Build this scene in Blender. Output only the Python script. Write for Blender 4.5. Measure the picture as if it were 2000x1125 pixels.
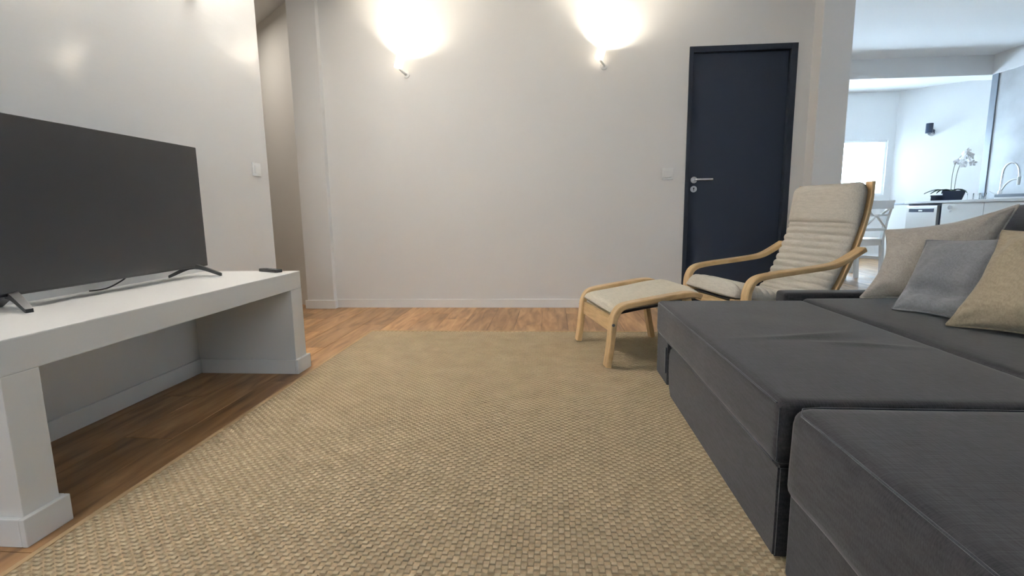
import bpy, bmesh, math, random
from mathutils import Vector, Matrix, noise
random.seed(7)
PI = math.pi
for o in list(bpy.data.objects): bpy.data.objects.remove(o)
S = bpy.context.scene
COL = S.collection

# ------------------------------------------------------------------ camera
cam = bpy.data.cameras.new('camera'); cam.sensor_width = 36; cam.lens = 984/2000*36
cam.clip_start = .02; cam.clip_end = 60
co = bpy.data.objects.new('camera', cam); COL.objects.link(co)
R_ = ((0.99687686, 0.0776951, -0.01414171), (0.0024303, 0.14880617, 0.9888634), (-0.07893422, 0.98580941, -0.1481526))
mw = Matrix.Identity(4)
for i in range(3):
    mw[i][0] = R_[0][i]; mw[i][1] = R_[1][i]; mw[i][2] = -R_[2][i]
mw.translation = (0, 0, .82)
co.matrix_world = mw
S.camera = co

# ------------------------------------------------------------------ world, exposure
w = bpy.data.worlds.new('sky'); S.world = w; w.use_nodes = True
bg = w.node_tree.nodes['Background']; bg.inputs[0].default_value = (.74, .88, 1, 1); bg.inputs[1].default_value = 1.6
S.view_settings.view_transform = 'Standard'; S.view_settings.look = 'None'
S.view_settings.gamma = 1; S.view_settings.use_curve_mapping = False
S.view_settings.exposure = 1.55

def light(name, kind, loc, energy, color, size=None, size_y=None, rot=(0, 0, 0), parent=None, radius=None):
    l = bpy.data.lights.new(name, kind); l.energy = energy; l.color = color
    if kind == 'AREA':
        l.size = size
        if size_y: l.shape = 'RECTANGLE'; l.size_y = size_y
        else: l.shape = 'DISK'
    if radius is not None: l.shadow_soft_size = radius
    o = bpy.data.objects.new(name, l); COL.objects.link(o); o.location = loc; o.rotation_euler = rot
    if parent: o.parent = parent
    return o
# kitchen window daylight, plus added fill from an unseen terrace door and rear window
light('kitchen_daylight', 'AREA', (4.3, 8.72, 1.44), 44, (.58, .79, 1), 1.7, .8, (PI/2, 0, PI))
light('added_terrace_fill', 'AREA', (5.33, 3.55, 1.2), 128, (.60, .80, 1), 1.4, 2.0, (0, -PI/2, 0))  # fill light added to brighten the kitchen ceiling
light('added_rear_fill', 'AREA', (-.2, -2.55, 1.6), 4, (.9, .95, 1), 1.5, 1.2, (-PI/2, 0, PI))  # weak fill added behind the camera

# ------------------------------------------------------------------ materials
def new_mat(name):
    m = bpy.data.materials.new(name); m.use_nodes = True
    return m, m.node_tree.nodes, m.node_tree.links, m.node_tree.nodes['Principled BSDF']
def mat(name, col, rough=.6, metal=0., bump=0., bscale=40., var=0., vscale=6., spec=.5, sheen=0., stretch=None, trans=0., emit=None, ior=1.45):
    m, N, L, b = new_mat(name)
    b.inputs['Base Color'].default_value = (*col, 1); b.inputs['Roughness'].default_value = rough
    b.inputs['Metallic'].default_value = metal; b.inputs['Specular IOR Level'].default_value = spec
    b.inputs['IOR'].default_value = ior
    if sheen: b.inputs['Sheen Weight'].default_value = sheen; b.inputs['Sheen Roughness'].default_value = .5
    if trans: b.inputs['Transmission Weight'].default_value = trans
    if emit: b.inputs['Emission Color'].default_value = (*emit[0], 1); b.inputs['Emission Strength'].default_value = emit[1]
    tc = N.new('ShaderNodeTexCoord'); mp = N.new('ShaderNodeMapping'); L.new(tc.outputs['Object'], mp.inputs[0])
    if stretch: mp.inputs['Scale'].default_value = stretch
    if var:
        n = N.new('ShaderNodeTexNoise'); n.inputs['Scale'].default_value = vscale; n.inputs['Detail'].default_value = 5
        L.new(mp.outputs[0], n.inputs[0])
        r = N.new('ShaderNodeValToRGB'); r.color_ramp.elements[0].position = .3; r.color_ramp.elements[1].position = .7
        r.color_ramp.elements[0].color = (*[c*(1-var) for c in col], 1); r.color_ramp.elements[1].color = (*[min(1, c*(1+var)) for c in col], 1)
        L.new(n.outputs[0], r.inputs[0]); L.new(r.outputs[0], b.inputs['Base Color'])
    if bump:
        n = N.new('ShaderNodeTexNoise'); n.inputs['Scale'].default_value = bscale; n.inputs['Detail'].default_value = 4
        L.new(mp.outputs[0], n.inputs[0])
        bp = N.new('ShaderNodeBump'); bp.inputs['Strength'].default_value = bump; bp.inputs['Distance'].default_value = .004
        L.new(n.outputs[0], bp.inputs['Height']); L.new(bp.outputs[0], b.inputs['Normal'])
    return m
def fabric(name, col, var=.15, scale=420., bump=.35, rough=.9, sheen=.25):
    """cloth: two crossed thread waves plus slubs"""
    m, N, L, b = new_mat(name)
    b.inputs['Roughness'].default_value = rough; b.inputs['Specular IOR Level'].default_value = .2
    b.inputs['Sheen Weight'].default_value = sheen; b.inputs['Sheen Roughness'].default_value = .45
    tc = N.new('ShaderNodeTexCoord')
    outs = []
    for sc in ((1, .06, .4), (.06, 1, .4)):
        mp = N.new('ShaderNodeMapping'); mp.inputs['Scale'].default_value = sc; L.new(tc.outputs['Object'], mp.inputs[0])
        n = N.new('ShaderNodeTexNoise'); n.inputs['Scale'].default_value = scale; n.inputs['Detail'].default_value = 2
        L.new(mp.outputs[0], n.inputs[0]); outs.append(n.outputs[0])
    add = N.new('ShaderNodeMath'); add.operation = 'ADD'; L.new(outs[0], add.inputs[0]); L.new(outs[1], add.inputs[1])
    hf = N.new('ShaderNodeMath'); hf.operation = 'MULTIPLY'; hf.inputs[1].default_value = .5; L.new(add.outputs[0], hf.inputs[0])
    r = N.new('ShaderNodeValToRGB'); r.color_ramp.elements[0].position = .36; r.color_ramp.elements[1].position = .64
    r.color_ramp.elements[0].color = (*[c*(1-var) for c in col], 1); r.color_ramp.elements[1].color = (*[min(1, c*(1+var)) for c in col], 1)
    L.new(hf.outputs[0], r.inputs[0]); L.new(r.outputs[0], b.inputs['Base Color'])
    bp = N.new('ShaderNodeBump'); bp.inputs['Strength'].default_value = bump; bp.inputs['Distance'].default_value = .002
    L.new(hf.outputs[0], bp.inputs['Height']); L.new(bp.outputs[0], b.inputs['Normal'])
    return m
def plank_mat():
    m, N, L, b = new_mat('oak_laminate')
    b.inputs['Roughness'].default_value = .42; b.inputs['Specular IOR Level'].default_value = .4
    tc = N.new('ShaderNodeTexCoord'); oi = N.new('ShaderNodeObjectInfo')
    sh = N.new('ShaderNodeVectorMath'); sh.operation = 'ADD'
    mu = N.new('ShaderNodeVectorMath'); mu.operation = 'SCALE'; mu.inputs[0].default_value = (7.3, 13.1, 3.7); L.new(oi.outputs['Random'], mu.inputs['Scale'])
    L.new(tc.outputs['Object'], sh.inputs[0]); L.new(mu.outputs[0], sh.inputs[1])
    mp = N.new('ShaderNodeMapping'); mp.inputs['Scale'].default_value = (1, .14, 1); L.new(sh.outputs[0], mp.inputs[0])
    n = N.new('ShaderNodeTexNoise'); n.inputs['Scale'].default_value = 22; n.inputs['Detail'].default_value = 6; n.inputs['Distortion'].default_value = .6
    L.new(mp.outputs[0], n.inputs[0])
    r = N.new('ShaderNodeValToRGB')
    e = r.color_ramp.elements; e[0].position = .28; e[0].color = (.195, .100, .042, 1); e[1].position = .74; e[1].color = (.49, .295, .140, 1)
    x = e.new(.5); x.color = (.35, .195, .085, 1)
    L.new(n.outputs[0], r.inputs[0])
    hs = N.new('ShaderNodeHueSaturation'); mr = N.new('ShaderNodeMapRange'); mr.inputs[3].default_value = .72; mr.inputs[4].default_value = 1.2
    L.new(oi.outputs['Random'], mr.inputs[0]); L.new(mr.outputs[0], hs.inputs['Value']); L.new(r.outputs[0], hs.inputs['Color'])
    L.new(hs.outputs[0], b.inputs['Base Color'])
    bp = N.new('ShaderNodeBump'); bp.inputs['Strength'].default_value = .08; bp.inputs['Distance'].default_value = .002
    L.new(n.outputs[0], bp.inputs['Height']); L.new(bp.outputs[0], b.inputs['Normal'])
    return m
def birch_mat(sc=(.3, 1.8, .3)):
    m, N, L, b = new_mat('bent_birch')
    b.inputs['Roughness'].default_value = .38
    tc = N.new('ShaderNodeTexCoord'); mp = N.new('ShaderNodeMapping'); mp.inputs['Scale'].default_value = sc; L.new(tc.outputs['Object'], mp.inputs[0])
    n = N.new('ShaderNodeTexNoise'); n.inputs['Scale'].default_value = 45; n.inputs['Detail'].default_value = 5; L.new(mp.outputs[0], n.inputs[0])
    r = N.new('ShaderNodeValToRGB'); e = r.color_ramp.elements
    e[0].position = .3; e[0].color = (.52, .345, .165, 1); e[1].position = .7; e[1].color = (.68, .48, .26, 1)
    L.new(n.outputs[0], r.inputs[0]); L.new(r.outputs[0], b.inputs['Base Color'])
    return m
M = dict(
    wall=mat('white_wall_paint', (.80, .792, .782), .45, bump=.05, bscale=60, spec=.35),
    wallsatin=mat('white_satin_wall_paint', (.80, .792, .778), .24, bump=.25, bscale=7, spec=.5, stretch=(1, .6, 5)),
    ceil=mat('ceiling_paint', (.82, .82, .81), .8, bump=.12, bscale=14),
    hall=mat('hall_wall_paint', (.70, .67, .62), .6, bump=.05, bscale=60),
    plaster=mat('white_plaster', (.80, .795, .78), .5, bump=.12, bscale=30),
    skirt=mat('white_skirting_lacquer', (.90, .90, .895), .25),
    plank=plank_mat(),
    subfloor=mat('subfloor', (.10, .05, .025), .8),
    concrete=mat('grey_concrete_render', (.50, .51, .52), .5, bump=.15, bscale=10, var=.13, vscale=3.5),
    gtrim=mat('grey_trim', (.25, .28, .32), .4),
    door=mat('navy_door_lacquer', (.024, .031, .050), .42, spec=.4),
    doorframe=mat('navy_door_frame_lacquer', (.019, .024, .038), .4, spec=.4),
    steel=mat('brushed_steel', (.72, .72, .74), .28, 1.),
    chrome=mat('chrome', (.82, .83, .85), .1, 1.),
    black=mat('black_plastic', (.012, .012, .013), .4),
    screen=mat('dark_screen', (.024, .024, .026), .36, spec=.5),
    grey=mat('grey_rubber', (.14, .14, .145), .6),
    white=mat('white_plastic', (.85, .85, .84), .3),
    sofa=fabric('charcoal_upholstery', (.0225, .022, .0255), .38, 330, .4, sheen=.16),
    sofad=fabric('charcoal_back_cloth', (.022, .025, .033), .3, 330, .4),
    gap=mat('black_gap_shade', (.006, .006, .007), .9),  # near-black standing in for the shade inside the sofa gaps
    birch=birch_mat(), birchy=birch_mat((1.8, .2, 1.8)),
    cream=fabric('cream_chair_cotton', (.60, .565, .50), .10, 300, .4, sheen=.1),
    stoolc=fabric('sand_stool_cotton', (.62, .575, .475), .10, 300, .3, sheen=.1),
    pil1=fabric('greige_linen', (.37, .345, .315), .12, 300, .4),
    pil2=fabric('blue_grey_linen', (.185, .195, .215), .12, 300, .4),
    pil3=fabric('tan_linen', (.34, .29, .21), .14, 260, .5),
    rugbase=mat('rug_jute_ground', (.31, .24, .154), .95, var=.25, vscale=120, spec=.1),
    rugyarn=mat('rug_sand_yarn', (.45, .365, .245), .92, var=.08, vscale=9, bump=.6, bscale=900, spec=.15),
    bind=mat('rug_edge_tape', (.42, .30, .17), .85, var=.1),
    chairw=mat('white_chair_lacquer', (.80, .80, .79), .35),
    cab=mat('white_cabinet_front', (.72, .72, .70), .3),
    inox=mat('stainless_front', (.62, .60, .57), .35, .6),
    darkpanel=mat('dark_control_panel', (.03, .045, .08), .3),
    worktop=mat('pale_worktop', (.62, .62, .61), .3, var=.05),
    pot=mat('dark_blue_pot', (.02, .028, .06), .4),
    leaf=mat('orchid_leaf', (.035, .075, .03), .4),
    stem=mat('orchid_stem', (.10, .13, .05), .5),
    petal=mat('white_petal', (.88, .87, .86), .6),
    glass=mat('clear_glass', (1, 1, 1), .02, trans=1., ior=1.05),
    shade=mat('frosted_lamp_glass', (.95, .93, .88), .4, emit=((1, .86, .66), .9)),
    bulb=mat('lamp_bulb', (1, .9, .7), .4, emit=((1, .80, .52), 18)),
    lampdisc=mat('added_lamp_diffuser', (.95, .95, .92), .5, emit=((1, .93, .82), 1)),
)

_b = M['wallsatin'].node_tree.nodes['Principled BSDF']
_b.inputs['Roughness'].default_value = .5; _b.inputs['Coat Weight'].default_value = .9; _b.inputs['Coat Roughness'].default_value = .045

# ------------------------------------------------------------------ mesh helpers
def link(name, me, m, parent=None):
    o = bpy.data.objects.new(name, me); COL.objects.link(o)
    if m is not None: me.materials.append(M[m])
    if parent is not None: o.parent = parent
    return o
def mesh_from(verts, faces, smooth=False):
    me = bpy.data.meshes.new('m'); me.from_pydata([tuple(v) for v in verts], [], faces); me.update()
    if smooth: me.polygons.foreach_set('use_smooth', [True]*len(me.polygons))
    return me
class MB:
    def __init__(s): s.v = []; s.f = []; s.sm = []
    def add(s, v, f, sm=False):
        n = len(s.v); s.v += [tuple(p) for p in v]; s.f += [tuple(i+n for i in q) for q in f]; s.sm += [sm]*len(f); return s
    def bm(s, b, sm=False):
        b.verts.ensure_lookup_table(); b.verts.index_update()
        s.add([v.co.copy() for v in b.verts], [[v.index for v in f.verts] for f in b.faces], sm); b.free(); return s
    def box(s, x0, x1, y0, y1, z0, z1, bev=0., seg=2):
        b = bmesh.new(); bmesh.ops.create_cube(b, size=1)
        for v in b.verts: v.co = Vector(((x0+x1)/2+v.co.x*(x1-x0), (y0+y1)/2+v.co.y*(y1-y0), (z0+z1)/2+v.co.z*(z1-z0)))
        if bev: bmesh.ops.bevel(b, geom=b.edges[:], offset=bev, segments=seg, affect='EDGES', profile=.6)
        return s.bm(b)
    def prism(s, poly, z0, z1):
        n = len(poly)
        if sum(poly[i][0]*poly[(i+1) % n][1]-poly[(i+1) % n][0]*poly[i][1] for i in range(n)) < 0: poly = poly[::-1]
        v = [(x, y, z0) for x, y in poly]+[(x, y, z1) for x, y in poly]
        f = [tuple(range(n-1, -1, -1)), tuple(range(n, 2*n))]+[(i, (i+1) % n, (i+1) % n+n, i+n) for i in range(n)]
        return s.add(v, f)
    def tube(s, pts, r, n=10, caps=True):
        pts = [Vector(p) for p in pts]; R = r if isinstance(r, (list, tuple)) else [r]*len(pts)
        vs = []; up = Vector((0, 0, 1)); pa = None
        for i, p in enumerate(pts):
            t = (pts[min(i+1, len(pts)-1)]-pts[max(i-1, 0)]).normalized()
            if pa is None: a = t.cross(up if abs(t.z) < .95 else Vector((1, 0, 0))).normalized()
            else: a = (pa-t*pa.dot(t)).normalized()
            pa = a; c = t.cross(a)
            vs += [p+(a*math.cos(2*PI*k/n)+c*math.sin(2*PI*k/n))*R[i] for k in range(n)]
        fs = [(i*n+k, i*n+(k+1) % n, (i+1)*n+(k+1) % n, (i+1)*n+k) for i in range(len(pts)-1) for k in range(n)]
        s.add(vs, fs, True)
        if caps:
            m = len(pts)-1
            s.add(vs[:n], [tuple(range(n-1, -1, -1))]); s.add(vs[m*n:], [tuple(range(n))])
        return s
    def lathe(s, prof, n=24, c=(0, 0, 0)):
        vs = [(c[0]+r*math.cos(2*PI*k/n), c[1]+r*math.sin(2*PI*k/n), c[2]+z) for r, z in prof for k in range(n)]
        fs = [(i*n+k, i*n+(k+1) % n, (i+1)*n+(k+1) % n, (i+1)*n+k) for i in range(len(prof)-1) for k in range(n)]
        return s.add(vs, fs, True)
    def strip(s, path, y0, y1, th):
        """bent plywood strip: path in (x,z), spans y0..y1, thickness th"""
        P = [Vector(p) for p in path]; vs = []
        for i, p in enumerate(P):
            t = (P[min(i+1, len(P)-1)]-P[max(i-1, 0)]).normalized(); nn = Vector((-t.y, t.x))*th/2
            b = .15*(y1-y0)*0+.004
            for (a, yy) in ((1, y0+b), (1, y1-b), (.65, y1), (-.65, y1), (-1, y1-b), (-1, y0+b), (-.65, y0), (.65, y0)):
                q = p+nn*a; vs.append((q.x, yy, q.y))
        k = 8
        fs = [(i*k+j, i*k+(j+1) % k, (i+1)*k+(j+1) % k, (i+1)*k+j) for i in range(len(P)-1) for j in range(k)]
        fs += [tuple(range(k-1, -1, -1)), tuple(range((len(P)-1)*k, len(P)*k))]
        b = bmesh.new(); bv = [b.verts.new(v) for v in vs]
        for f in fs: b.faces.new([bv[i] for i in f])
        bmesh.ops.recalc_face_normals(b, faces=b.faces)
        return s.bm(b, False)
    def build(s, name, m, parent=None):
        me = bpy.data.meshes.new(name); me.from_pydata(s.v, [], s.f); me.update()
        me.polygons.foreach_set('use_smooth', s.sm)
        return link(name, me, m, parent)
def box(name, m, x0, x1, y0, y1, z0, z1, bev=0., parent=None, seg=2): return MB().box(x0, x1, y0, y1, z0, z1, bev, seg).build(name, m, parent)
def smooth_path(P, k=3):
    for _ in range(k):
        Q = [P[0]]
        for a, b in zip(P, P[1:]):
            Q += [tuple(a[i]*.75+b[i]*.25 for i in range(len(a))), tuple(a[i]*.25+b[i]*.75 for i in range(len(a)))]
        P = Q+[P[-1]]
    return P
def softbox(x0, x1, y0, y1, z0, z1, r, step=.04, fn=None):
    """upholstered block: rounded box with a fine grid, fn(p) moves a vertex"""
    b = bmesh.new(); c = Vector(((x0+x1)/2, (y0+y1)/2, (z0+z1)/2)); h = Vector(((x1-x0)/2, (y1-y0)/2, (z1-z0)/2))
    def ticks(a):
        inn = a-r; n = max(2, int(2*inn/step)); t = [-a, -a+.25*r, -a+.6*r]+[-inn+2*inn*i/n for i in range(n+1)]+[a-.6*r, a-.25*r, a]
        return t
    T = [ticks(h[i]) for i in range(3)]
    for ax in range(3):
        u, v = (ax+1) % 3, (ax+2) % 3
        for sg in (-1, 1):
            g = {}
            for i, a in enumerate(T[u]):
                for j, d in enumerate(T[v]):
                    p = Vector((0, 0, 0)); p[ax] = sg*h[ax]; p[u] = a; p[v] = d
                    q = Vector([max(-(h[k]-r), min(h[k]-r, p[k])) for k in range(3)])
                    dd = p-q
                    g[i, j] = b.verts.new(c+q+dd.normalized()*r)
            for i in range(len(T[u])-1):
                for j in range(len(T[v])-1):
                    f = [g[i, j], g[i+1, j], g[i+1, j+1], g[i, j+1]]
                    if sg < 0: f.reverse()
                    b.faces.new(f)
    bmesh.ops.remove_doubles(b, verts=b.verts, dist=1e-5)
    if fn:
        for v in b.verts: v.co += Vector(fn(v.co))
    me = bpy.data.meshes.new('m'); b.to_mesh(me); b.free()
    me.polygons.foreach_set('use_smooth', [True]*len(me.polygons)); return me
def tag(o, label, cat, group=None):
    o['label'] = label; o['category'] = cat
    if group: o['group'] = group
    return o
def thing(name, label, cat, loc=(0, 0, 0), rz=0, group=None):
    o = bpy.data.objects.new(name, None); COL.objects.link(o); o.location = loc; o.rotation_euler = (0, 0, rz)
    return tag(o, label, cat, group)
def struct(o): o['kind'] = 'structure'; return o

# ------------------------------------------------------------------ the setting
CZ = 2.6
XL = -1.87; YB = 4.315; XR = 5.29; YW = 8.65; YN = -2.6
fl = struct(box('floor', 'subfloor', -4.4, 7.4, YN-.2, YW+.2, -.14, -.012))
# oak planks, each one an object (only where the photograph can see the floor)
pw, pl = .192, 1.285
pmesh = {}
def plank(x, y0, y1):
    L = round(y1-y0, 3)
    if L not in pmesh:
        o = MB().box(0, pw-.0016, 0, L-.0016, -.012, 0, .0012, 1)
        me = bpy.data.meshes.new('plank'); me.from_pydata(o.v, [], o.f); me.update(); me.materials.append(M['plank']); pmesh[L] = me
    p = bpy.data.objects.new('plank', pmesh[L]); COL.objects.link(p); p.parent = fl; p.location = (x, y0, 0)
def seen(x0, x1, y0, y1):
    if x1 < -1.26 and y1 > .8 and y0 < 5.2 and x0 > -3.2: return True          # left strip, under the bench, hall
    if x0 < 2.3 and x1 > -2.2 and y1 > 3.35 and y0 < 4.4: return True          # strip before the back wall
    if x1 > 2.1 and x0 < 4.7 and y1 > 3.6 and y0 < 8.6 and x0 < y1*.66 and x1 > y0*.44: return True   # kitchen
    return False
hidden = MB()
col_i = 0; x = -4.3
while x < 7.3:
    y = YN-(0, .43, .86, .21, .64, 1.07)[col_i % 6]
    while y < YW+.1:
        a, b_ = max(y, YN), min(y+pl, YW)
        if b_-a > .02:
            if seen(x, x+pw, a, b_): plank(x, a, b_)
            else: hidden.box(x, x+pw-.0016, a, b_-.0016, -.012, 0)
        y += pl
    x += pw; col_i += 1
hp = hidden.build('plank_field', 'plank', fl); hp['kind'] = 'stuff'

ceil = struct(box('ceiling', 'ceil', -4.4, 7.4, YN-.2, YW+.2, CZ, CZ+.12))
struct(box('wall_left', 'wallsatin', XL-.12, XL, YN, 3.277, 0, CZ))
struct(MB().box(-1.92, 1.09, YB, YB+.12, 0, CZ).box(1.09, 1.916, YB, YB+.12, 2.096, CZ).box(1.916, 2.14, YB, YB+.12, 0, CZ).build('wall_back', 'wall'))
struct(box('wall_corner_pier', 'wall', -2.165, -1.92, 4.258, 4.5, 0, CZ, .004))
struct(box('wall_opening_pier', 'wall', 2.022, 2.245, 4.18, 4.46, 0, CZ, .004))
# slanting hall wall and the rest of the hall
hw = MB().prism([(-2.16, 4.325), (-3.97, 5.93), (-3.9, 6.02), (-2.1, 4.42)], 0, CZ).build('wall_hall_slanted', 'hall'); struct(hw)
struct(MB().box(-4.4, -4.28, 3.1, 6.2, 0, CZ).box(-4.3, XL-.12, 3.1, 3.2, 0, CZ).box(-4.3, -3.8, 5.9, 6.0, 0, CZ).build('wall_hall', 'hall'))
# kitchen shell
struct(box('wall_kitchen_left', 'wall', 2.04, 2.16, 4.46, YW, 0, CZ))
wx0, wx1, wz0, wz1 = 3.45, 5.30, 1.013, 1.868
struct(MB().box(2.04, wx0, YW, YW+.14, 0, CZ).box(wx1, 5.6, YW, YW+.14, 0, CZ).box(wx0, wx1, YW, YW+.14, 0, wz0).box(wx0, wx1, YW, YW+.14, wz1, CZ).build('wall_kitchen_window', 'wall'))
struct(MB().prism([(5.40, 8.65), (7.30, 6.80), (7.40, 6.9), (5.5, 8.78)], 0, CZ).build('wall_kitchen_slanted', 'wall'))
struct(MB().box(XR, XR+.12, YN, 2.8, 0, CZ).box(XR, XR+.12, 4.3, 6.785, 0, CZ).box(XR, XR+.12, 2.8, 4.3, 2.25, CZ).build('wall_right', 'concrete'))
struct(box('wall_kitchen_recess', 'wall', XR+.12, 7.4, 6.66, 6.78, 0, CZ))
struct(MB().box(2.16, 7.3, 6.785, 7.05, 2.372, CZ).build('ceiling_beam', 'wall'))
struct(MB().box(XR-.02, XR+.0, YN, 6.785, 2.372, CZ).build('ceiling_bulkhead', 'wall'))
struct(box('trim_1', 'gtrim', XR-.012, XR+.001, 6.70, 6.79, .9, 2.372, .003))
# wall behind the camera with an added, unseen window for fill light
struct(MB().box(-4.4, -.95, YN-.14, YN, 0, CZ).box(-.95, .55, YN-.14, YN, 0, 1).box(-.95, .55, YN-.14, YN, 2.2, CZ).box(.55, 5.41, YN-.14, YN, 0, CZ).build('wall_rear', 'wall'))
def window(name, x0, x1, z0, z1, y, d, wd=.06):
    f = MB().box(x0, x1, y, y+d, z0, z0+wd, .004).box(x0, x1, y, y+d, z1-wd, z1, .004).box(x0, x0+wd, y, y+d, z0+wd, z1-wd, .004).box(x1-wd, x1, y, y+d, z0+wd, z1-wd, .004)
    o = struct(f.build(name, 'white'))
    box('pane', 'glass', x0+wd, x1-wd, y+d/2-.003, y+d/2+.003, z0+wd, z1-wd, parent=o)
    return o
window('window_1', wx0, wx1, wz0, wz1, YW+.02, .05, .03)
td = window('added_terrace_door', -.75, .75, 0, 2.25, -.025, .05, .07); td.location = (XR+.08, 3.55, 0); td.rotation_euler = (0, 0, PI/2)  # unseen glazed door, added so fill light can enter from the right
window('added_rear_window', -.95, .55, 1, 2.2, YN-.08, .05)  # unseen rear window, added to let in a little fill
# skirting
SK = .076
struct(MB().box(-1.92, 1.09, YB-.015, YB, 0, SK, .003).box(1.916, 2.022, YB-.015, YB, 0, SK, .003).build('baseboard_back', 'skirt'))
struct(MB().box(-2.18, -1.905, 4.243, 4.258, 0, SK, .003).box(-1.92, -1.905, 4.258, 4.3, 0, SK, .003).build('baseboard_corner_pier', 'skirt'))
struct(MB().box(2.007, 2.26, 4.165, 4.18, 0, SK, .003).box(2.007, 2.022, 4.18, 4.3, 0, SK, .003).build('baseboard_opening_pier', 'skirt'))
struct(MB().box(XL, XL+.015, 2.58, 3.29, 0, SK, .003).box(XL, XL+.015, 1.17, 2.457, 0, SK, .003).box(XL, XL+.015, YN, 1.05, 0, SK, .003).build('baseboard_left', 'skirt'))
# navy door in the back wall
dr = struct(MB().box(1.122, 1.868, YB+.035, YB+.075, .006, 2.05, .003).build('door_1', 'door'))
MB().box(1.091, 1.122, YB-.006, YB+.11, 0, 2.095, .003).box(1.868, 1.915, YB-.006, YB+.11, 0, 2.095, .003).box(1.122, 1.868, YB-.006, YB+.11, 2.05, 2.095, .003).build('door_frame', 'doorframe', dr)
def disc_y(mb, x, z, y0, y1, r, n=24):
    return mb.tube([(x, y0, z), (x, y1, z)], r, n)
hd = disc_y(MB(), 1.17, 1.064, YB+.036, YB+.027, .026).build('handle_rose', 'steel', dr)
MB().tube(smooth_path([(1.17, YB+.03, 1.064), (1.17, YB-.018, 1.064), (1.18, YB-.026, 1.064), (1.305, YB-.026, 1.063)], 2), .0095, 12).build('handle_lever', 'steel', dr)
kr = disc_y(MB(), 1.17, .99, YB+.036, YB+.027, .026).build('keyhole_rose', 'steel', dr)
MB().tube([(1.17, YB+.0275, .996), (1.17, YB+.026, .996)], .006, 12).box(1.1675, 1.1725, YB+.026, YB+.0275, .977, .995).build('keyhole', 'black', kr)

# ------------------------------------------------------------------ built-in bench
bx0, bx1, by0, by1 = XL+.002, -1.335, 1.075, 2.567
t = thing('television_bench', 'white built-in plaster bench against the left wall, holding the television', 'bench', ((bx0+bx1)/2, (by0+by1)/2, 0))
def under(o, p):
    o.parent = p; o.matrix_parent_inverse = Matrix.Translation(p.location).inverted() if p.rotation_euler.z == 0 else p.matrix_basis.inverted(); return o
under(box('bench_top', 'plaster', bx0, bx1, by0, by1, .44, .53, .004), t)
under(box('bench_leg', 'plaster', bx0, bx1, by0, 1.17, 0, .44, .002), t)
under(box('bench_leg', 'plaster', bx0, bx1, 2.457, by1, 0, .44, .002), t)
for (y0, y1) in ((by0, 1.17), (2.457, by1)):
    s = MB().box(bx1, bx1+.016, y0-.015, y1+.015, 0, SK, .003).box(bx0+.016, bx1, y0-.015, y0, 0, SK, .003).box(bx0+.016, bx1, y1, y1+.015, 0, SK, .003).build('skirting', 'skirt'); under(s, t)

# ------------------------------------------------------------------ television
tv = thing('television', 'large flat black television standing on the white bench', 'television', (-1.742, 1.90, .53))
MB().box(-.012, .012, -.505, .505, .047, .625, .004).build('bezel', 'black', tv)
box('screen', 'screen', .0115, .0135, -.5, .5, .056, .62, parent=tv)
box('rear_housing', 'black', -.055, -.012, -.36, .36, .09, .42, .012, parent=tv)
for sy in (-1, 1):
    y = sy*.425
    f = MB()
    for sx in (-1, 1):
        P = smooth_path([(0, y, .052), (sx*.03, y+sx*sy*.012, .045), (sx*.105, y+sx*sy*.042, .006)], 2)
        vs = []
        for i, p in enumerate(P):
            k = i/(len(P)-1); wv = .016-.006*k; tv_ = .013-.006*k
            p = Vector(p); d = Vector((sx, sx*sy*.4, 0)).normalized(); n = Vector((-d.y, d.x, 0))
            zt = p.z+tv_*.9; zb = max(p.z-tv_, .0)
            vs += [(p.x+n.x*wv, p.y+n.y*wv, zt), (p.x-n.x*wv, p.y-n.y*wv, zt), (p.x-n.x*wv, p.y-n.y*wv, zb), (p.x+n.x*wv, p.y+n.y*wv, zb)]
        n_ = len(P)
        fs = [(i*4+j, i*4+(j+1) % 4, (i+1)*4+(j+1) % 4, (i+1)*4+j) for i in range(n_-1) for j in range(4)]+[(3, 2, 1, 0), tuple(range(4*n_-4, 4*n_))]
        f.add(vs, fs)
    f.build('foot', 'black', tv)
MB().tube(smooth_path([(-.05, .10, .10), (-.04, .09, .05), (-.05, .0, .012), (-.08, -.02, .004), (-.10, -.05, .004)], 3), .0032, 8).build('power_cable', 'black', tv)

# remote control
rc = thing('remote_control', 'small black remote control lying at the end of the white bench', 'remote control', (-1.468, 2.515, .53), math.radians(-28))
MB().box(-.075, .075, -.02, .02, 0, .017, .005).build('remote_body', 'black', rc)
MB().box(-.055, -.03, -.012, .012, .0165, .0185, .001).build('button_pad', 'grey', rc)
for i in range(3): MB().box(-.015+i*.026, -.001+i*.026, -.011, .011, .0165, .0182, .001).build('button', 'grey', rc)

# ------------------------------------------------------------------ switches
def wall_switch(name, label, loc, rz, s):
    o = thing(name, label, 'light switch', loc, rz, 'white wall switches')
    box('switch_plate', 'white', -s/2, s/2, -.010, 0, -s/2, s/2, .003, o)
    box('rocker', 'white', -s*.3, s*.3, -.0145, -.009, -s*.3, s*.3, .002, o)
wall_switch('light_switch', 'square white light switch on the back wall beside the navy door', (.948, YB, 1.114), 0, .094)
wall_switch('light_switch', 'white light switch on the left wall above the remote control', (XL, 3.135, 1.112), PI/2, .084)

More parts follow.
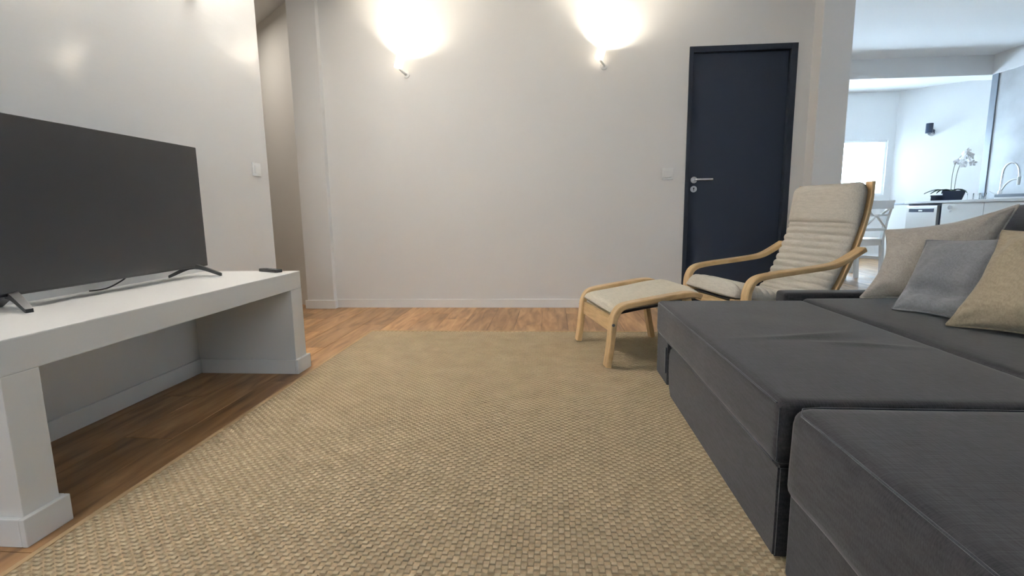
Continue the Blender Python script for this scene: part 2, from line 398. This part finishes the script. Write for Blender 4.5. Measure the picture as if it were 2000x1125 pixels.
# ------------------------------------------------------------------ wall sconces
def sconce(label, loc, rz=0, pw=10, wc=(1, .90, .74), lean=.30, rim=.045, lz=.022):
    t = thing('wall_sconce', label, 'wall lamp', loc, rz, 'lit uplighter wall lamps')
    # ball-jointed cylinder on a small round plate, head leaning so that it throws its light up and to the right
    disc_y(MB(), .035, -.075, 0, -.012, .03, 24).build('wall_plate', 'white', t)
    MB().tube(smooth_path([(.035, -.010, -.075), (.03, -.045, -.075), (.012, -.062, -.062), (-.004, -.07, -.04)], 2), .010, 12).build('joint', 'white', t)
    s = MB().lathe([(.004, -.05), (.030, -.046), (.034, -.04), (.034, rim), (.0315, rim), (.031, -.036), (.004, -.042)], 28).build('lamp_head', 'shade', t)
    s.location = (0, -.07, 0); s.rotation_euler = (0, lean, 0)
    MB().lathe([(.001, .018), (.008, .015), (.012, .004), (.012, -.006), (.007, -.03), (.001, -.032)], 16).build('bulb', 'bulb', s)
    light('sconce_light', 'POINT', (math.sin(lean)*lz, -.07, math.cos(lean)*lz), pw, wc, parent=t, radius=.011)
sconce('glowing white wall lamp on the back wall nearer the hall opening', (-1.235, YB, 2.04))
sconce('glowing white wall lamp on the back wall nearer the navy door', (.386, YB, 2.05))
sconce('added unseen white wall lamp high on the left wall above the far end of the television', (XL, 2.65, 2.06), PI/2, 430, (1, .95, .885), 0, .062)  # out of view, added to brighten the room by ceiling bounce
sconce('added unseen white wall lamp high on the left wall above the near end of the bench', (XL, .75, 2.06), PI/2, 265, (1, .95, .885), 0, .062)  # second unseen lamp, added to lift the near side of the room
hl = thing('added_hall_lamp', 'added round opal ceiling lamp, out of view, brightening the side hall', 'ceiling lamp', (-2.95, 4.2, CZ))  # unseen lamp, added to brighten the hall wall
MB().lathe([(.001, 0), (.12, 0), (.12, -.03), (.11, -.034)], 32).build('lamp_body', 'white', hl)
MB().lathe([(.11, -.034), (.10, -.055), (.001, -.066)], 32).build('diffuser', 'lampdisc', hl)
light('added_hall_fill', 'AREA', (0, 0, -.075), 3.0, (1, .95, .88), .2, parent=hl)

# ------------------------------------------------------------------ rug
rx0, rx1, ry0, ry1 = -1.272, .82, -.55, 3.392
rug = tag(box('woven_rug', 'rugbase', rx0, rx1, ry0, ry1, 0.0005, .008), 'large flat-woven sand coloured rug with a basket weave', 'rug')
cx, cy = .0148, .0136
vs, fs = [], []
nx = int((rx1-rx0-.03)/cx); ny = int((ry1-ry0-.03)/cy)
rnd = random.Random(3)
for j in range(ny):
    y = ry0+.015+j*cy
    for i in range(nx):
        if (i+j) % 2: continue
        x = rx0+.015+i*cx
        if x > .75 and y < 2.3: continue
        e = .0008; z = .0115+rnd.uniform(-.0006, .0006); sx_ = rnd.uniform(-.0007, .0007)
        a0, a1, b0, b1 = x-e+sx_, x+cx+e+sx_, y+e, y+cy-e
        k = .0022; n = len(vs)
        vs += [(a0, b0, .0075), (a1, b0, .0075), (a1, b1, .0075), (a0, b1, .0075), (a0+k, b0+k*.6, z), (a1-k, b0+k*.6, z), (a1-k, b1-k*.6, z), (a0+k, b1-k*.6, z)]
        fs += [(n+4, n+5, n+6, n+7), (n, n+1, n+5, n+4), (n+1, n+2, n+6, n+5), (n+2, n+3, n+7, n+6), (n+3, n, n+4, n+7)]
wv = link('weave', mesh_from(vs, fs), 'rugyarn', rug); wv['kind'] = 'stuff'
MB().box(rx0-.003, rx0+.014, ry0, ry1, 0.0005, .011, .002).box(rx0, rx1, ry1-.014, ry1+.003, .0005, .011, .002).build('edge_binding', 'bind', rug)

# ------------------------------------------------------------------ sofa bed
sf = thing('sofa_bed', 'dark charcoal corner sofa bed with its mattress section pulled out', 'sofa bed', (1.3, 1.4, 0))
def spart(name, me, m='sofa', p=sf):
    o = link(name, me, m); under(o, sf) if p is sf else None
    if p is not sf: o.parent = p; o.matrix_parent_inverse = Matrix.Identity(4)
    return o
def nz(p, s, a): return (noise.noise(Vector((p.x*s, p.y*s, p.z*s)))*a)
SZ = .40
def mattress_fn(p):
    dz = 0
    if p.z > .36:
        u = (p.x-.495)/.67; v = (p.y-1.1)/1.3
        e = max(0, min(1, u*(1-u)*4))*max(0, min(1, v*(1-v)*4))
        dz += .006*e+nz(p, 4, .004)*e
        # pulled cloth folds
        for (px, py, ax, ln, wd, h) in ((.83, 1.68, .25, .15, .02, .007), (.97, 1.57, -.2, .12, .018, .006), (.90, 1.64, .1, .12, .03, -.004)):
            dx, dy = p.x-px, p.y-py; c, s = math.cos(ax), math.sin(ax)
            a, b = dx*c+dy*s, -dx*s+dy*c
            b -= .6*a*a
            dz += h*math.exp(-(a/ln)**2-(b/wd)**2)
    dx = nz(p, 5, .004) if p.x < .56 else 0
    return (dx, 0, dz)
spart('pullout_mattress', softbox(.497, 1.163, 1.098, 2.40, .247, SZ, .022, .012, mattress_fn))
spart('seat_cushion', softbox(1.172, 1.90, .3, 2.452, .25, SZ+.004, .026, .035, lambda p: (0, 0, nz(p, 4, .004) if p.z > .36 else 0)))
def chaise_fn(p):
    dz = 0
    if p.z > .37:
        u = (p.x-.5)/1.3; v = (p.y-.28)/.8; e = max(0, min(1, u*(1-u)*4))*max(0, min(1, v*(1-v)*4)); dz = .008*e+nz(p, 3.5, .006)*e
    return (nz(p, 5, .006) if p.x < .56 else 0, nz(p, 5, .004) if p.y > .95 else 0, dz)
spart('chaise_cushion', softbox(.503, 1.87, .26, 1.072, .2, SZ+.006, .034, .02, chaise_fn))
# bases
spart('pullout_frame', MB().box(.545, 1.16, 1.09, 2.42, .0135, .242, .006).build('x', None).data)
bpy.data.objects.remove(bpy.data.objects['x'])
fp = MB()   # front board with rounded far edge
prof = [(1.115, .0135), (1.115, .240), (2.13, .240), (2.175, .226), (2.198, .19), (2.2, .12), (2.185, .05), (2.15, .0135)]
b = bmesh.new(); va = [b.verts.new((.513, y, z)) for y, z in prof]; vb = [b.verts.new((.55, y, z)) for y, z in prof]
b.faces.new(va); b.faces.new(vb[::-1])
for i in range(len(prof)): b.faces.new((va[i], vb[i], vb[(i+1) % len(prof)], va[(i+1) % len(prof)]))
bmesh.ops.recalc_face_normals(b, faces=b.faces); bmesh.ops.bevel(b, geom=b.edges[:], offset=.005, segments=2, affect='EDGES')
under(fp.bm(b).build('front_board', 'sofa'), sf)
under(box('gap_shade', 'gap', .533, .55, 2.12, 2.24, .0135, .243, 0), sf)  # black block that puts the shade into the groove
under(MB().box(.516, .60, 2.238, 2.46, .035, .243, .008).build('end_board', 'sofa'), sf)
under(MB().box(.509, .517, 2.244, 2.268, .09, .21, .003).build('pull_strap', 'sofad'), sf)
under(MB().box(.515, 1.87, .27, 1.062, .0135, .235, .008).build('chaise_base', 'sofa'), sf)
under(box('joint_shade', 'gap', .55, 1.15, 1.06, 1.10, .03, .25, 0), sf)  # black block for the shade between chaise and pull-out
under(MB().box(1.18, 2.12, .25, 2.45, 0.012, .25, .006).build('seat_base', 'sofa'), sf)
spart('arm_panel', softbox(1.105, 2.12, 2.458, 2.565, .012, .424, .018, .06))
spart('back_frame', softbox(1.99, 2.16, .1, 2.50, .012, .66, .03, .08), 'sofad')
for (y0, y1, dz) in ((1.45, 2.36, 0), (.55, 1.42, -.005)):
    def bf(p, y0=y0, y1=y1):
        v = (p.y-y0)/(y1-y0); k = max(0, (p.z-.42)/.4)
        return (.16*k-.05*math.sin(PI*min(1, max(0, v)))*math.sin(PI*min(1, k))*(1 if p.x < 1.9 else 0), 0, .012*math.sin(PI*min(1, max(0, v)))*(k if k > .8 else 0)+nz(p, 6, .008))
    spart('back_cushion', softbox(1.755, 1.935, y0, y1, .412, .822+dz, .045, .04, bf), 'sofad')
def seam(pts, p=sf): under(MB().tube(pts, .0022, 6).build('seam_piping', 'sofad'), sf)
seam([(.5015, 1.12, .391), (.5015, 2.385, .391)])
seam([(.512, .30, .397), (.512, 1.03, .397), (.53, 1.062, .399), (.57, 1.067, .40), (1.15, 1.067, .40)])
seam([(.503, 1.106, .26), (.503, 1.106, .385)])
seam([(.5015, 1.12, .253), (.5015, 2.385, .253)])

# ------------------------------------------------------------------ throw pillows
def pillow(name, label, TL, TR, BR, BL, th, m, pinch=.06, seed=0, flange=0., dent=None, side=1.):
    TL, TR, BR, BL = map(Vector, (TL, TR, BR, BL)); n = 30
    c = (TL+TR+BR+BL)/4
    nrm = ((TR-BL).cross(TL-BR)).normalized()
    if nrm.dot(Vector((0, 0, .82))-c) < 0: nrm = -nrm
    def base(u, v):
        p = BL*(1-u)*(1-v)+BR*u*(1-v)+TR*u*v+TL*(1-u)*v
        su, sv = math.sin(PI*u), math.sin(PI*v)
        # edges drawn in between the pointed corners
        p = p+((BR-BL)*(1-v)+(TR-TL)*v)*(pinch*sv*(1-2*u))*abs(1-2*u)**1.5+((TL-BL)*(1-u)+(TR-BR)*u)*(pinch*.75*su*(1-2*v))*abs(1-2*v)**1.5
        return p
    def hgt(u, v):
        a = max(0, 1-abs(2*u-1)**2.6); b_ = max(0, 1-abs(2*v-1)**2.6)
        h = th*(a*b_)**.55
        if dent: h -= dent[2]*math.exp(-((u-dent[0])/dent[3])**2-((v-dent[1])/dent[4])**2)*(a*b_)
        q = Vector((u*4+seed, v*4, seed*1.7))
        h += (noise.noise(q)*.26+noise.noise(q*2.3)*.12)*th*(a*b_)**.4
        # creases running out of the corners
        for (cu, cv) in ((0, 0), (1, 0), (0, 1), (1, 1)):
            du, dv = abs(u-cu), abs(v-cv); r = math.hypot(du, dv); an = math.atan2(dv, du)
            h += .11*th*math.sin(an*9+seed)*math.exp(-(r/.33)**2)*(a*b_)**.3
        return h
    fr, bk = [], []
    vs = []; fs = []
    for sgn in (1, -1):
        o0 = len(vs)
        for j in range(n+1):
            for i in range(n+1):
                u = .5-.5*math.cos(PI*i/n); v = .5-.5*math.cos(PI*j/n)
                h = hgt(u, v)*(1 if sgn > 0 else .8)
                q = base(u, v)+nrm*h*sgn
                q.z = max(q.z, .409)
                vs.append(q)
        for j in range(n):
            for i in range(n):
                a = o0+j*(n+1)+i; f = (a, a+1, a+n+2, a+n+1); fs.append(f if sgn > 0 else f[::-1])
    b = bmesh.new(); bv = [b.verts.new(v) for v in vs]
    for f in fs: b.faces.new([bv[i] for i in f])
    bmesh.ops.remove_doubles(b, verts=b.verts, dist=1e-4); bmesh.ops.recalc_face_normals(b, faces=b.faces)
    org = Vector((c.x, c.y, .41))
    for v in b.verts: v.co -= org
    me = bpy.data.meshes.new(name); b.to_mesh(me); b.free(); me.polygons.foreach_set('use_smooth', [True]*len(me.polygons))
    t = thing(name, label, 'pillow', org, 0, 'throw pillows on the sofa bed')
    link('pillow_cover', me, m, t)
    ring = []
    for k in range(4):
        for i in range(22):
            s = .5-.5*math.cos(PI*i/22); u, v = ((s, 0), (1, s), (1-s, 1), (0, 1-s))[k]
            q = base(u, v)-org; q.z = max(q.z, .003); ring.append(q)
    ring.append(ring[0])
    MB().tube(ring, .0042, 8).build('edge_piping', m, t)
    return t
pillow('throw_pillow', 'large greige pillow farthest back, leaning on the sofa bed backrest', (1.515, 2.43, .715), (1.80, 2.12, .822), (1.66, 2.02, .415), (1.405, 2.39, .412), .075, 'pil1', .10, 1.3)
pillow('throw_pillow', 'blue-grey pillow lying between the greige and the tan pillow', (1.515, 2.17, .685), (1.645, 1.87, .712), (1.47, 1.83, .412), (1.375, 2.12, .412), .058, 'pil2', .05, 4.1, dent=(.5, .26, .05, .6, .09))
pillow('throw_pillow', 'tan linen pillow nearest the camera, cut off by the right picture edge', (1.515, 1.83, .735), (1.70, 1.48, .76), (1.545, 1.47, .412), (1.365, 1.824, .412), .09, 'pil3', .06, 7.7)

# ------------------------------------------------------------------ bent-wood stool
th = math.atan2(.103, .468)
st = thing('footstool', 'bent birch footstool with a pale cushion standing on the rug', 'footstool', (.238, 2.855, .0175), th)
W2 = .314
railp = smooth_path([(-.012, 0), (.0, .08), (.012, .20), (.018, .262), (.05, .312), (.11, .325), (.27, .348), (.40, .366), (.455, .366), (.485, .352)], 3)
for sy in (1, -1):
    y0, y1 = (W2-.064, W2) if sy > 0 else (-W2, -W2+.064)
    MB().strip(railp, y0, y1, .029).build('side_frame', 'birch', st)
    MB().strip([(.474, 0), (.436, .2), (.415, .346)], y0+.004, y1-.004, .03).build('rear_leg', 'birch', st)
    MB().tube([(.008, sy*(W2-.004), .225), (.008, sy*(W2+.003), .225)], .008, 12).build('bolt', 'grey', st)
MB().strip([(.022, .175), (.026, .25)], -W2+.06, W2-.06, .02).build('cross_rail', 'birchy', st)
MB().strip([(.425, .25), (.418, .32)], -W2+.06, W2-.06, .02).build('cross_rail', 'birchy', st)
MB().strip(smooth_path([(.03, .268), (.12, .285), (.28, .308), (.40, .325), (.47, .326)], 2), -W2+.058, W2-.058, .014).build('seat_sling', 'black', st)
def ribbon(path, W, tfun, cols=15, under_=.012, edge=6, rnd_=0.):
    """padded cushion over a curved (x,z) path; tfun(s) thickness above the path"""
    P = [Vector(p) for p in path]; vs = []; s = 0; n = len(P)
    tot = sum((P[i+1]-P[i]).length for i in range(n-1))
    for i, p in enumerate(P):
        if i: s += (p-P[i-1]).length
        t = (P[min(i+1, n-1)]-P[max(i-1, 0)]).normalized(); nn = Vector((-t.y, t.x))
        endk = min(1, min(s, tot-s)/.03); endk = math.sqrt(max(0, 1-(1-endk)**2))
        for sgn in (1, -1):
            rng = range(cols) if sgn > 0 else range(cols-2, 0, -1)
            for c in rng:
                a = -1+2*c/(cols-1); a = math.sin(a*PI/2)
                k = (1-abs(a)**edge)**.5*endk
                q = p+nn*((tfun(s/tot, s)*k) if sgn > 0 else -under_*k)
                kw = 1.
                if rnd_: kw = 1-(rnd_/W)*(1-math.sqrt(max(0, 1-(1-min(1, (tot-s)/rnd_))**2)))
                vs.append((q.x, a*W*kw, q.y))
    k = 2*cols-2
    fs = [(i*k+j, i*k+(j+1) % k, (i+1)*k+(j+1) % k, (i+1)*k+j) for i in range(n-1) for j in range(k)]+[tuple(range(k-1, -1, -1)), tuple(range((n-1)*k, n*k))]
    b = bmesh.new(); bv = [b.verts.new(v) for v in vs]
    for f in fs: b.faces.new([bv[i] for i in f])
    bmesh.ops.recalc_face_normals(b, faces=b.faces)
    me = bpy.data.meshes.new('m'); b.to_mesh(me); b.free(); me.polygons.foreach_set('use_smooth', [True]*len(me.polygons)); return me
def resample(path, step):
    P = [Vector(p) for p in path]; out = [P[0]]; acc = 0
    for a, b_ in zip(P, P[1:]):
        L = (b_-a).length; d = step-acc
        while d <= L: out.append(a+(b_-a)*(d/L)); d += step
        acc = (acc+L) % step
    out.append(P[-1]); return out
link('cushion', ribbon(resample(smooth_path([(.012, .278), (.06, .290), (.14, .300), (.28, .322), (.41, .345), (.515, .350)], 3), .008), W2-.066, lambda u, s: .038, 15, .03), 'stoolc', st)

# ------------------------------------------------------------------ lounge chair
ch = thing('lounge_chair', 'bent birch cantilever armchair with ribbed cream cushion behind the sofa bed', 'armchair', (.915, 2.915, 0), .228)
AW = .307
armp = smooth_path([(.70, .012), (.16, .012), (.05, .014), (.015, .06), (.005, .2), (.0, .34), (.004, .41), (.035, .466), (.12, .484), (.3, .502), (.44, .517), (.50, .528), (.56, .556), (.645, .605)], 3)
for sy in (1, -1):
    y0, y1 = (AW-.03, AW+.03) if sy > 0 else (-AW-.03, -AW+.03)
    MB().strip(armp, y0, y1, .026).build('arm_frame', 'birch', ch)
seatp = smooth_path([(-.035, .345), (.05, .338), (.18, .31), (.32, .272), (.42, .262), (.50, .30), (.575, .42), (.64, .57), (.69, .72), (.716, .85), (.718, .955)], 3)
for sy in (1, -1):
    y = sy*.247
    MB().strip(seatp, y-.024, y+.024, .022).build('seat_frame', 'birch', ch)
for (d, z, h) in ((.02, .305, .05), (.40, .235, .04), (.66, .012+.02, .04)):
    MB().box(d-.012, d+.012, -AW+.03, AW-.03, z-h/2, z+h/2, .003).build('cross_rail', 'birchy', ch)
MB().strip(resample(seatp, .03)[1:-1], -.21, .21, .006).build('back_sling', 'black', ch)
sp = resample(seatp, .0055)
cp = []
for i, p in enumerate(sp):
    tt = (sp[min(i+1, len(sp)-1)]-sp[max(i-1, 0)]).normalized(); cp.append(p+Vector((-tt.y, tt.x))*.026)
def tf(u, s):
    if u > .80: return .044+.012*math.sin(PI*(u-.80)/.2)
    return .026+.022*max(0, 1-s/.5)+.026*abs(math.sin(PI*s/.043))**.5
cu = link('cushion', ribbon(cp, .258, tf, 19, .014, 8, .06), 'cream', ch)
hp_ = cp[int(len(cp)*.80):]
link('head_pad', ribbon(hp_, .262, lambda u, s: .062+.012*math.sin(PI*u), 17, -.02, 6, .06), 'cream', cu)

# ------------------------------------------------------------------ kitchen
FX = 4.66; TZ = .89
wt = tag(box('kitchen_worktop', 'worktop', FX-.02, XR-.013, 4.7, 7.12, TZ-.03, TZ, .003), 'long pale kitchen worktop along the grey concrete wall', 'worktop')
def cabinet(y0, y1, label):
    t = thing('kitchen_cabinet', label, 'cabinet', ((FX+XR)/2, (y0+y1)/2, 0), 0, 'white base cabinets under the worktop')
    under(box('cabinet_body', 'cab', FX+.02, XR-.02, y0+.002, y1-.002, .1, TZ-.03), t)
    under(box('plinth', 'grey', FX+.06, XR-.02, y0+.002, y1-.002, 0, .1), t)
    d = box('cabinet_door', 'cab', FX, FX+.019, y0+.003, y1-.003, .105, TZ-.034, .002); under(d, t)
    return t, d
for y0, y1, lb in ((5.9, 6.5, 'white base cabinet with a chrome lock next to the dishwasher'), (5.3, 5.9, 'white base cabinet behind the dark sofa back cushion'), (4.7, 5.3, 'white base cabinet beyond the right picture edge')):
    t, d = cabinet(y0, y1, lb)
    if y0 == 5.9:
        k = MB().tube([(FX, 6.35, .807), (FX-.022, 6.35, .807)], [.02, .026], 18).build('knob', 'chrome'); under(k, t)
        k = MB().tube([(FX, 6.352, .762), (FX-.012, 6.352, .762)], .012, 14).build('lock', 'chrome'); under(k, t)
t = thing('dishwasher', 'stainless dishwasher with a dark control strip at the worktop end', 'dishwasher', ((FX+XR)/2, 6.8, 0))
under(box('casing', 'darkpanel', FX+.035, XR-.03, 6.505, 7.115, 0.01, TZ-.031), t)
d = box('front_panel', 'inox', FX, FX+.034, 6.57, 7.10, .11, TZ-.06, .004); under(d, t)
c = box('control_strip', 'darkpanel', FX-.004, FX+.003, 6.62, 7.05, .752, .795, .001); under(c, t)
c = box('grip', 'white', FX-.009, FX-.003, 6.80, 6.87, .762, .778, .002); under(c, t)
t = thing('side_cabinet', 'narrow pale cabinet with a blue-grey top beyond the dishwasher', 'cabinet', (5.0, 7.4, 0))
under(box('cabinet_body', 'cab', FX+.05, 5.3, 7.14, 7.62, 0, .85, .003), t); under(box('cabinet_top', 'gtrim', FX+.04, 5.31, 7.13, 7.63, .85, .872, .003), t)
# orchid in a trough
t = thing('potted_orchid', 'white orchid in a dark blue trough standing on the worktop', 'potted plant', (5.0, 6.80, TZ), math.radians(-38))
MB().add([(-.08, -.05, 0), (.08, -.05, 0), (.08, .05, 0), (-.08, .05, 0), (-.115, -.065, .12), (.115, -.065, .12), (.115, .065, .12), (-.115, .065, .12), (-.10, -.055, .12), (.10, -.055, .12), (.10, .055, .12), (-.10, .055, .12), (-.09, -.05, .09), (.09, -.05, .09), (.09, .05, .09), (-.09, .05, .09)],
         [(3, 2, 1, 0), (0, 1, 5, 4), (1, 2, 6, 5), (2, 3, 7, 6), (3, 0, 4, 7), (4, 5, 9, 8), (5, 6, 10, 9), (6, 7, 11, 10), (7, 4, 8, 11), (8, 9, 13, 12), (9, 10, 14, 13), (10, 11, 15, 14), (11, 8, 12, 15), (12, 13, 14, 15)]).build('trough', 'pot', t)
for k, (an, ln) in enumerate(((2.7, .22), (3.3, .26), (2.2, .16), (.5, .15), (-.4, .17), (3.9, .18), (1.3, .14))):
    vs = []; n = 8
    for i in range(n+1):
        s = i/n; r = ln*s; wdt = .022*math.sin(PI*min(.97, .12+s*.86))**.8; z = .10+.16*s-.17*s*s
        dx, dy = math.cos(an), math.sin(an); bx_ = -.03
        for a, dz in ((-1, .006), (0, -.002), (1, .006)): vs.append((bx_+dx*r-dy*a*wdt, dy*r+dx*a*wdt, z+dz))
    vs2 = [(x, y, z-.003) for x, y, z in vs]; N = len(vs)
    fs = [(i*3+j, i*3+j+1, i*3+j+4, i*3+j+3) for i in range(n) for j in range(2)]
    MB().add(vs+vs2, fs+[tuple(q+N for q in f[::-1]) for f in fs], True).build('leaf', 'leaf', t)
stems = [smooth_path([(-.03, 0, .1), (-.035, .0, .3), (-.02, .01, .46), (.04, .02, .56), (.10, .0, .58)], 3), smooth_path([(.0, .01, .1), (.005, .01, .32), (.03, .0, .45), (.09, -.01, .52), (.15, 0, .5)], 3)]
for P in stems: MB().tube(P, .0035, 6).build('stem', 'stem', t)
rf = random.Random(5)
for k in range(12):
    P = stems[k % 2]; p = Vector(P[int(len(P)*(.52+.46*(k//2)/5.5))])+Vector((rf.uniform(-.03, .03), rf.uniform(-.04, .02), rf.uniform(-.06, .03)))
    vs = [(0, -.008, 0)]; fs = []
    for q in range(5):
        a0 = 2*PI*q/5+.3
        for da, r in ((-.5, .032), (0, .044), (.5, .032)):
            vs.append((math.cos(a0+da)*r, -.004+.004*(da == 0), math.sin(a0+da)*r))
        n = 1+q*3; fs += [(0, n, n+1), (0, n+1, n+2)]
    N = len(vs); vs = [Vector(v) for v in vs]; rot = Matrix.Rotation(rf.uniform(-.5, .5)-.6, 3, 'Z') @ Matrix.Rotation(rf.uniform(-.3, .3), 3, 'X')
    vs = [rot @ v+p for v in vs]; back = [v+rot @ Vector((0, .003, 0)) for v in vs]
    MB().add(vs+back, fs+[tuple(i+N for i in f[::-1]) for f in fs], False).build('flower', 'petal', t)
t = thing('storage_box', 'low dark blue box on the worktop left of the orchid', 'box', (4.98, 7.0, TZ), math.radians(-38))
MB().box(-.085, .085, -.05, .05, 0, .055, .006).build('box_body', 'pot', t); MB().box(-.09, .09, -.055, .055, .055, .072, .004).build('box_lid', 'pot', t)
for k, lb in enumerate(('small clear glass on the worktop closest to the orchid trough', 'small clear glass in the middle of the three on the worktop', 'small clear glass on the worktop farthest from the orchid')):
    g = tag(MB().lathe([(.001, .003), (.022, .0), (.026, .0), (.030, .08), (.0275, .08), (.024, .008), (.001, .007)], 16).build('drinking_glass', 'glass'), lb, 'glass', 'glasses on the worktop')
    g.location = (5.06+.005*k, 6.62-.085*k, TZ)
# faucet and draining tray
t = thing('kitchen_faucet', 'tall arched chrome faucet with a spray arm on the worktop', 'faucet', (5.1, 6.26, TZ))
MB().lathe([(.001, 0), (.028, 0), (.028, .012), (.02, .016), (.02, .09), (.014, .1)], 20).build('base', 'chrome', t)
MB().tube(smooth_path([(0, 0, .09), (0, 0, .25), (0, -.015, .36), (0, -.10, .41), (0, -.185, .37), (0, -.215, .29), (0, -.215, .23)], 3), .0105, 12).build('spout', 'chrome', t)
MB().tube([(0, -.215, .24), (0, -.215, .15)], [.016, .013], 14).build('spray_head', 'white', t)
MB().tube(smooth_path([(0, -.01, .10), (0, -.06, .17), (0, -.13, .215), (0, -.21, .22)], 2), .009, 10).build('spray_arm', 'white', t)
MB().tube([(0, .01, .05), (-.02, .06, .07), (-.03, .11, .10)], [.008, .006, .005], 10).build('lever', 'chrome', t)
t = thing('draining_tray', 'pale draining tray with a dark rim at the worktop front edge', 'tray', (4.95, 5.72, TZ))
MB().box(-.2, .2, -.18, .18, 0, .018, .004).build('tray_base', 'white', t)
MB().box(-.2, .2, -.18, -.165, .018, .05, .003).box(-.2, .2, .165, .18, .018, .05, .003).box(-.2, -.185, -.165, .165, .018, .05, .003).box(.185, .2, -.165, .165, .018, .05, .003).build('tray_rim', 'gtrim', t)
# spotlight on the slanted kitchen wall
nrm = Vector((-.697, -.717, 0)); p0 = Vector((5.725, 8.334, 1.95))
t = thing('wall_spotlight', 'small dark wall spotlight with a chrome joint in the kitchen', 'wall lamp', p0)
MB().tube([(0, 0, -.03), tuple(nrm*.025+Vector((0, 0, -.03)))], .05, 20).build('wall_plate', 'chrome', t)
MB().tube([tuple(nrm*.02+Vector((0, 0, -.03))), tuple(nrm*.09+Vector((0, 0, -.03)))], .016, 12).build('joint', 'chrome', t)
q = nrm*.09+Vector((-.02, .01, 0)); MB().tube([tuple(q+Vector((0, 0, -.04))), tuple(q+Vector((0, 0, .10)))], .045, 20).build('lamp_head', 'darkpanel', t)
# dining chairs
def dining_chair(label, loc, rz):
    t = thing('dining_chair', label, 'chair', loc, rz, 'white kitchen chairs')
    for sx in (-1, 1):
        x = sx*.19
        P = [(x, 0, 0), (x, .03, .44), (x, -.0, .66), (x, -.06, .90)]
        def leg(P, a, name):
            m = MB()
            for u, v in zip(P, P[1:]):
                vs = []
                for (px, py, pz) in (u, v): vs += [(px-a, py-a, pz), (px+a, py-a, pz), (px+a, py+a, pz), (px-a, py+a, pz)]
                m.add(vs, [(3, 2, 1, 0), (4, 5, 6, 7)]+[(i, (i+1) % 4, (i+1) % 4+4, i+4) for i in range(4)])
            m.build(name, 'chairw', t)
        leg(P, .019, 'rear_leg')
        leg([(x, .40, 0), (x, .385, .43)], .019, 'front_leg')
        MB().box(x-.009, x+.009, .03, .38, .2, .235, .002).build('side_stretcher', 'chairw', t)
    MB().box(-.215, .215, .01, .43, .43, .455, .008).build('seat', 'chairw', t)
    MB().box(-.18, .18, .02, .045, .37, .43, .002).build('apron', 'chairw', t); MB().box(-.18, .18, .37, .395, .37, .43, .002).build('apron', 'chairw', t)
    MB().box(-.20, .20, -.075, -.035, .80, .90, .006).build('top_rail', 'chairw', t)
    MB().box(-.18, .18, -.045, -.022, .715, .74, .003).build('middle_rail', 'chairw', t)
    MB().box(-.18, .18, -.01, .014, .545, .58, .003).build('lower_rail', 'chairw', t)
    for a in (-1, 1):
        MB().tube([(a*.17, -.015, .58), (a*.0, -.035, .725)], .013, 8).build('cross_slat', 'chairw', t)
        MB().tube([(a*.06, -.035, .73), (a*.17, -.055, .81)], .013, 8).build('cross_slat', 'chairw', t)
    return t
dining_chair('white kitchen chair with crossed back slats, beside the dishwasher', (3.76, 6.27, 0), math.radians(20))
dining_chair('white kitchen chair mostly hidden behind the cream armchair, only legs showing', (3.14, 6.02, 0), math.radians(-10))
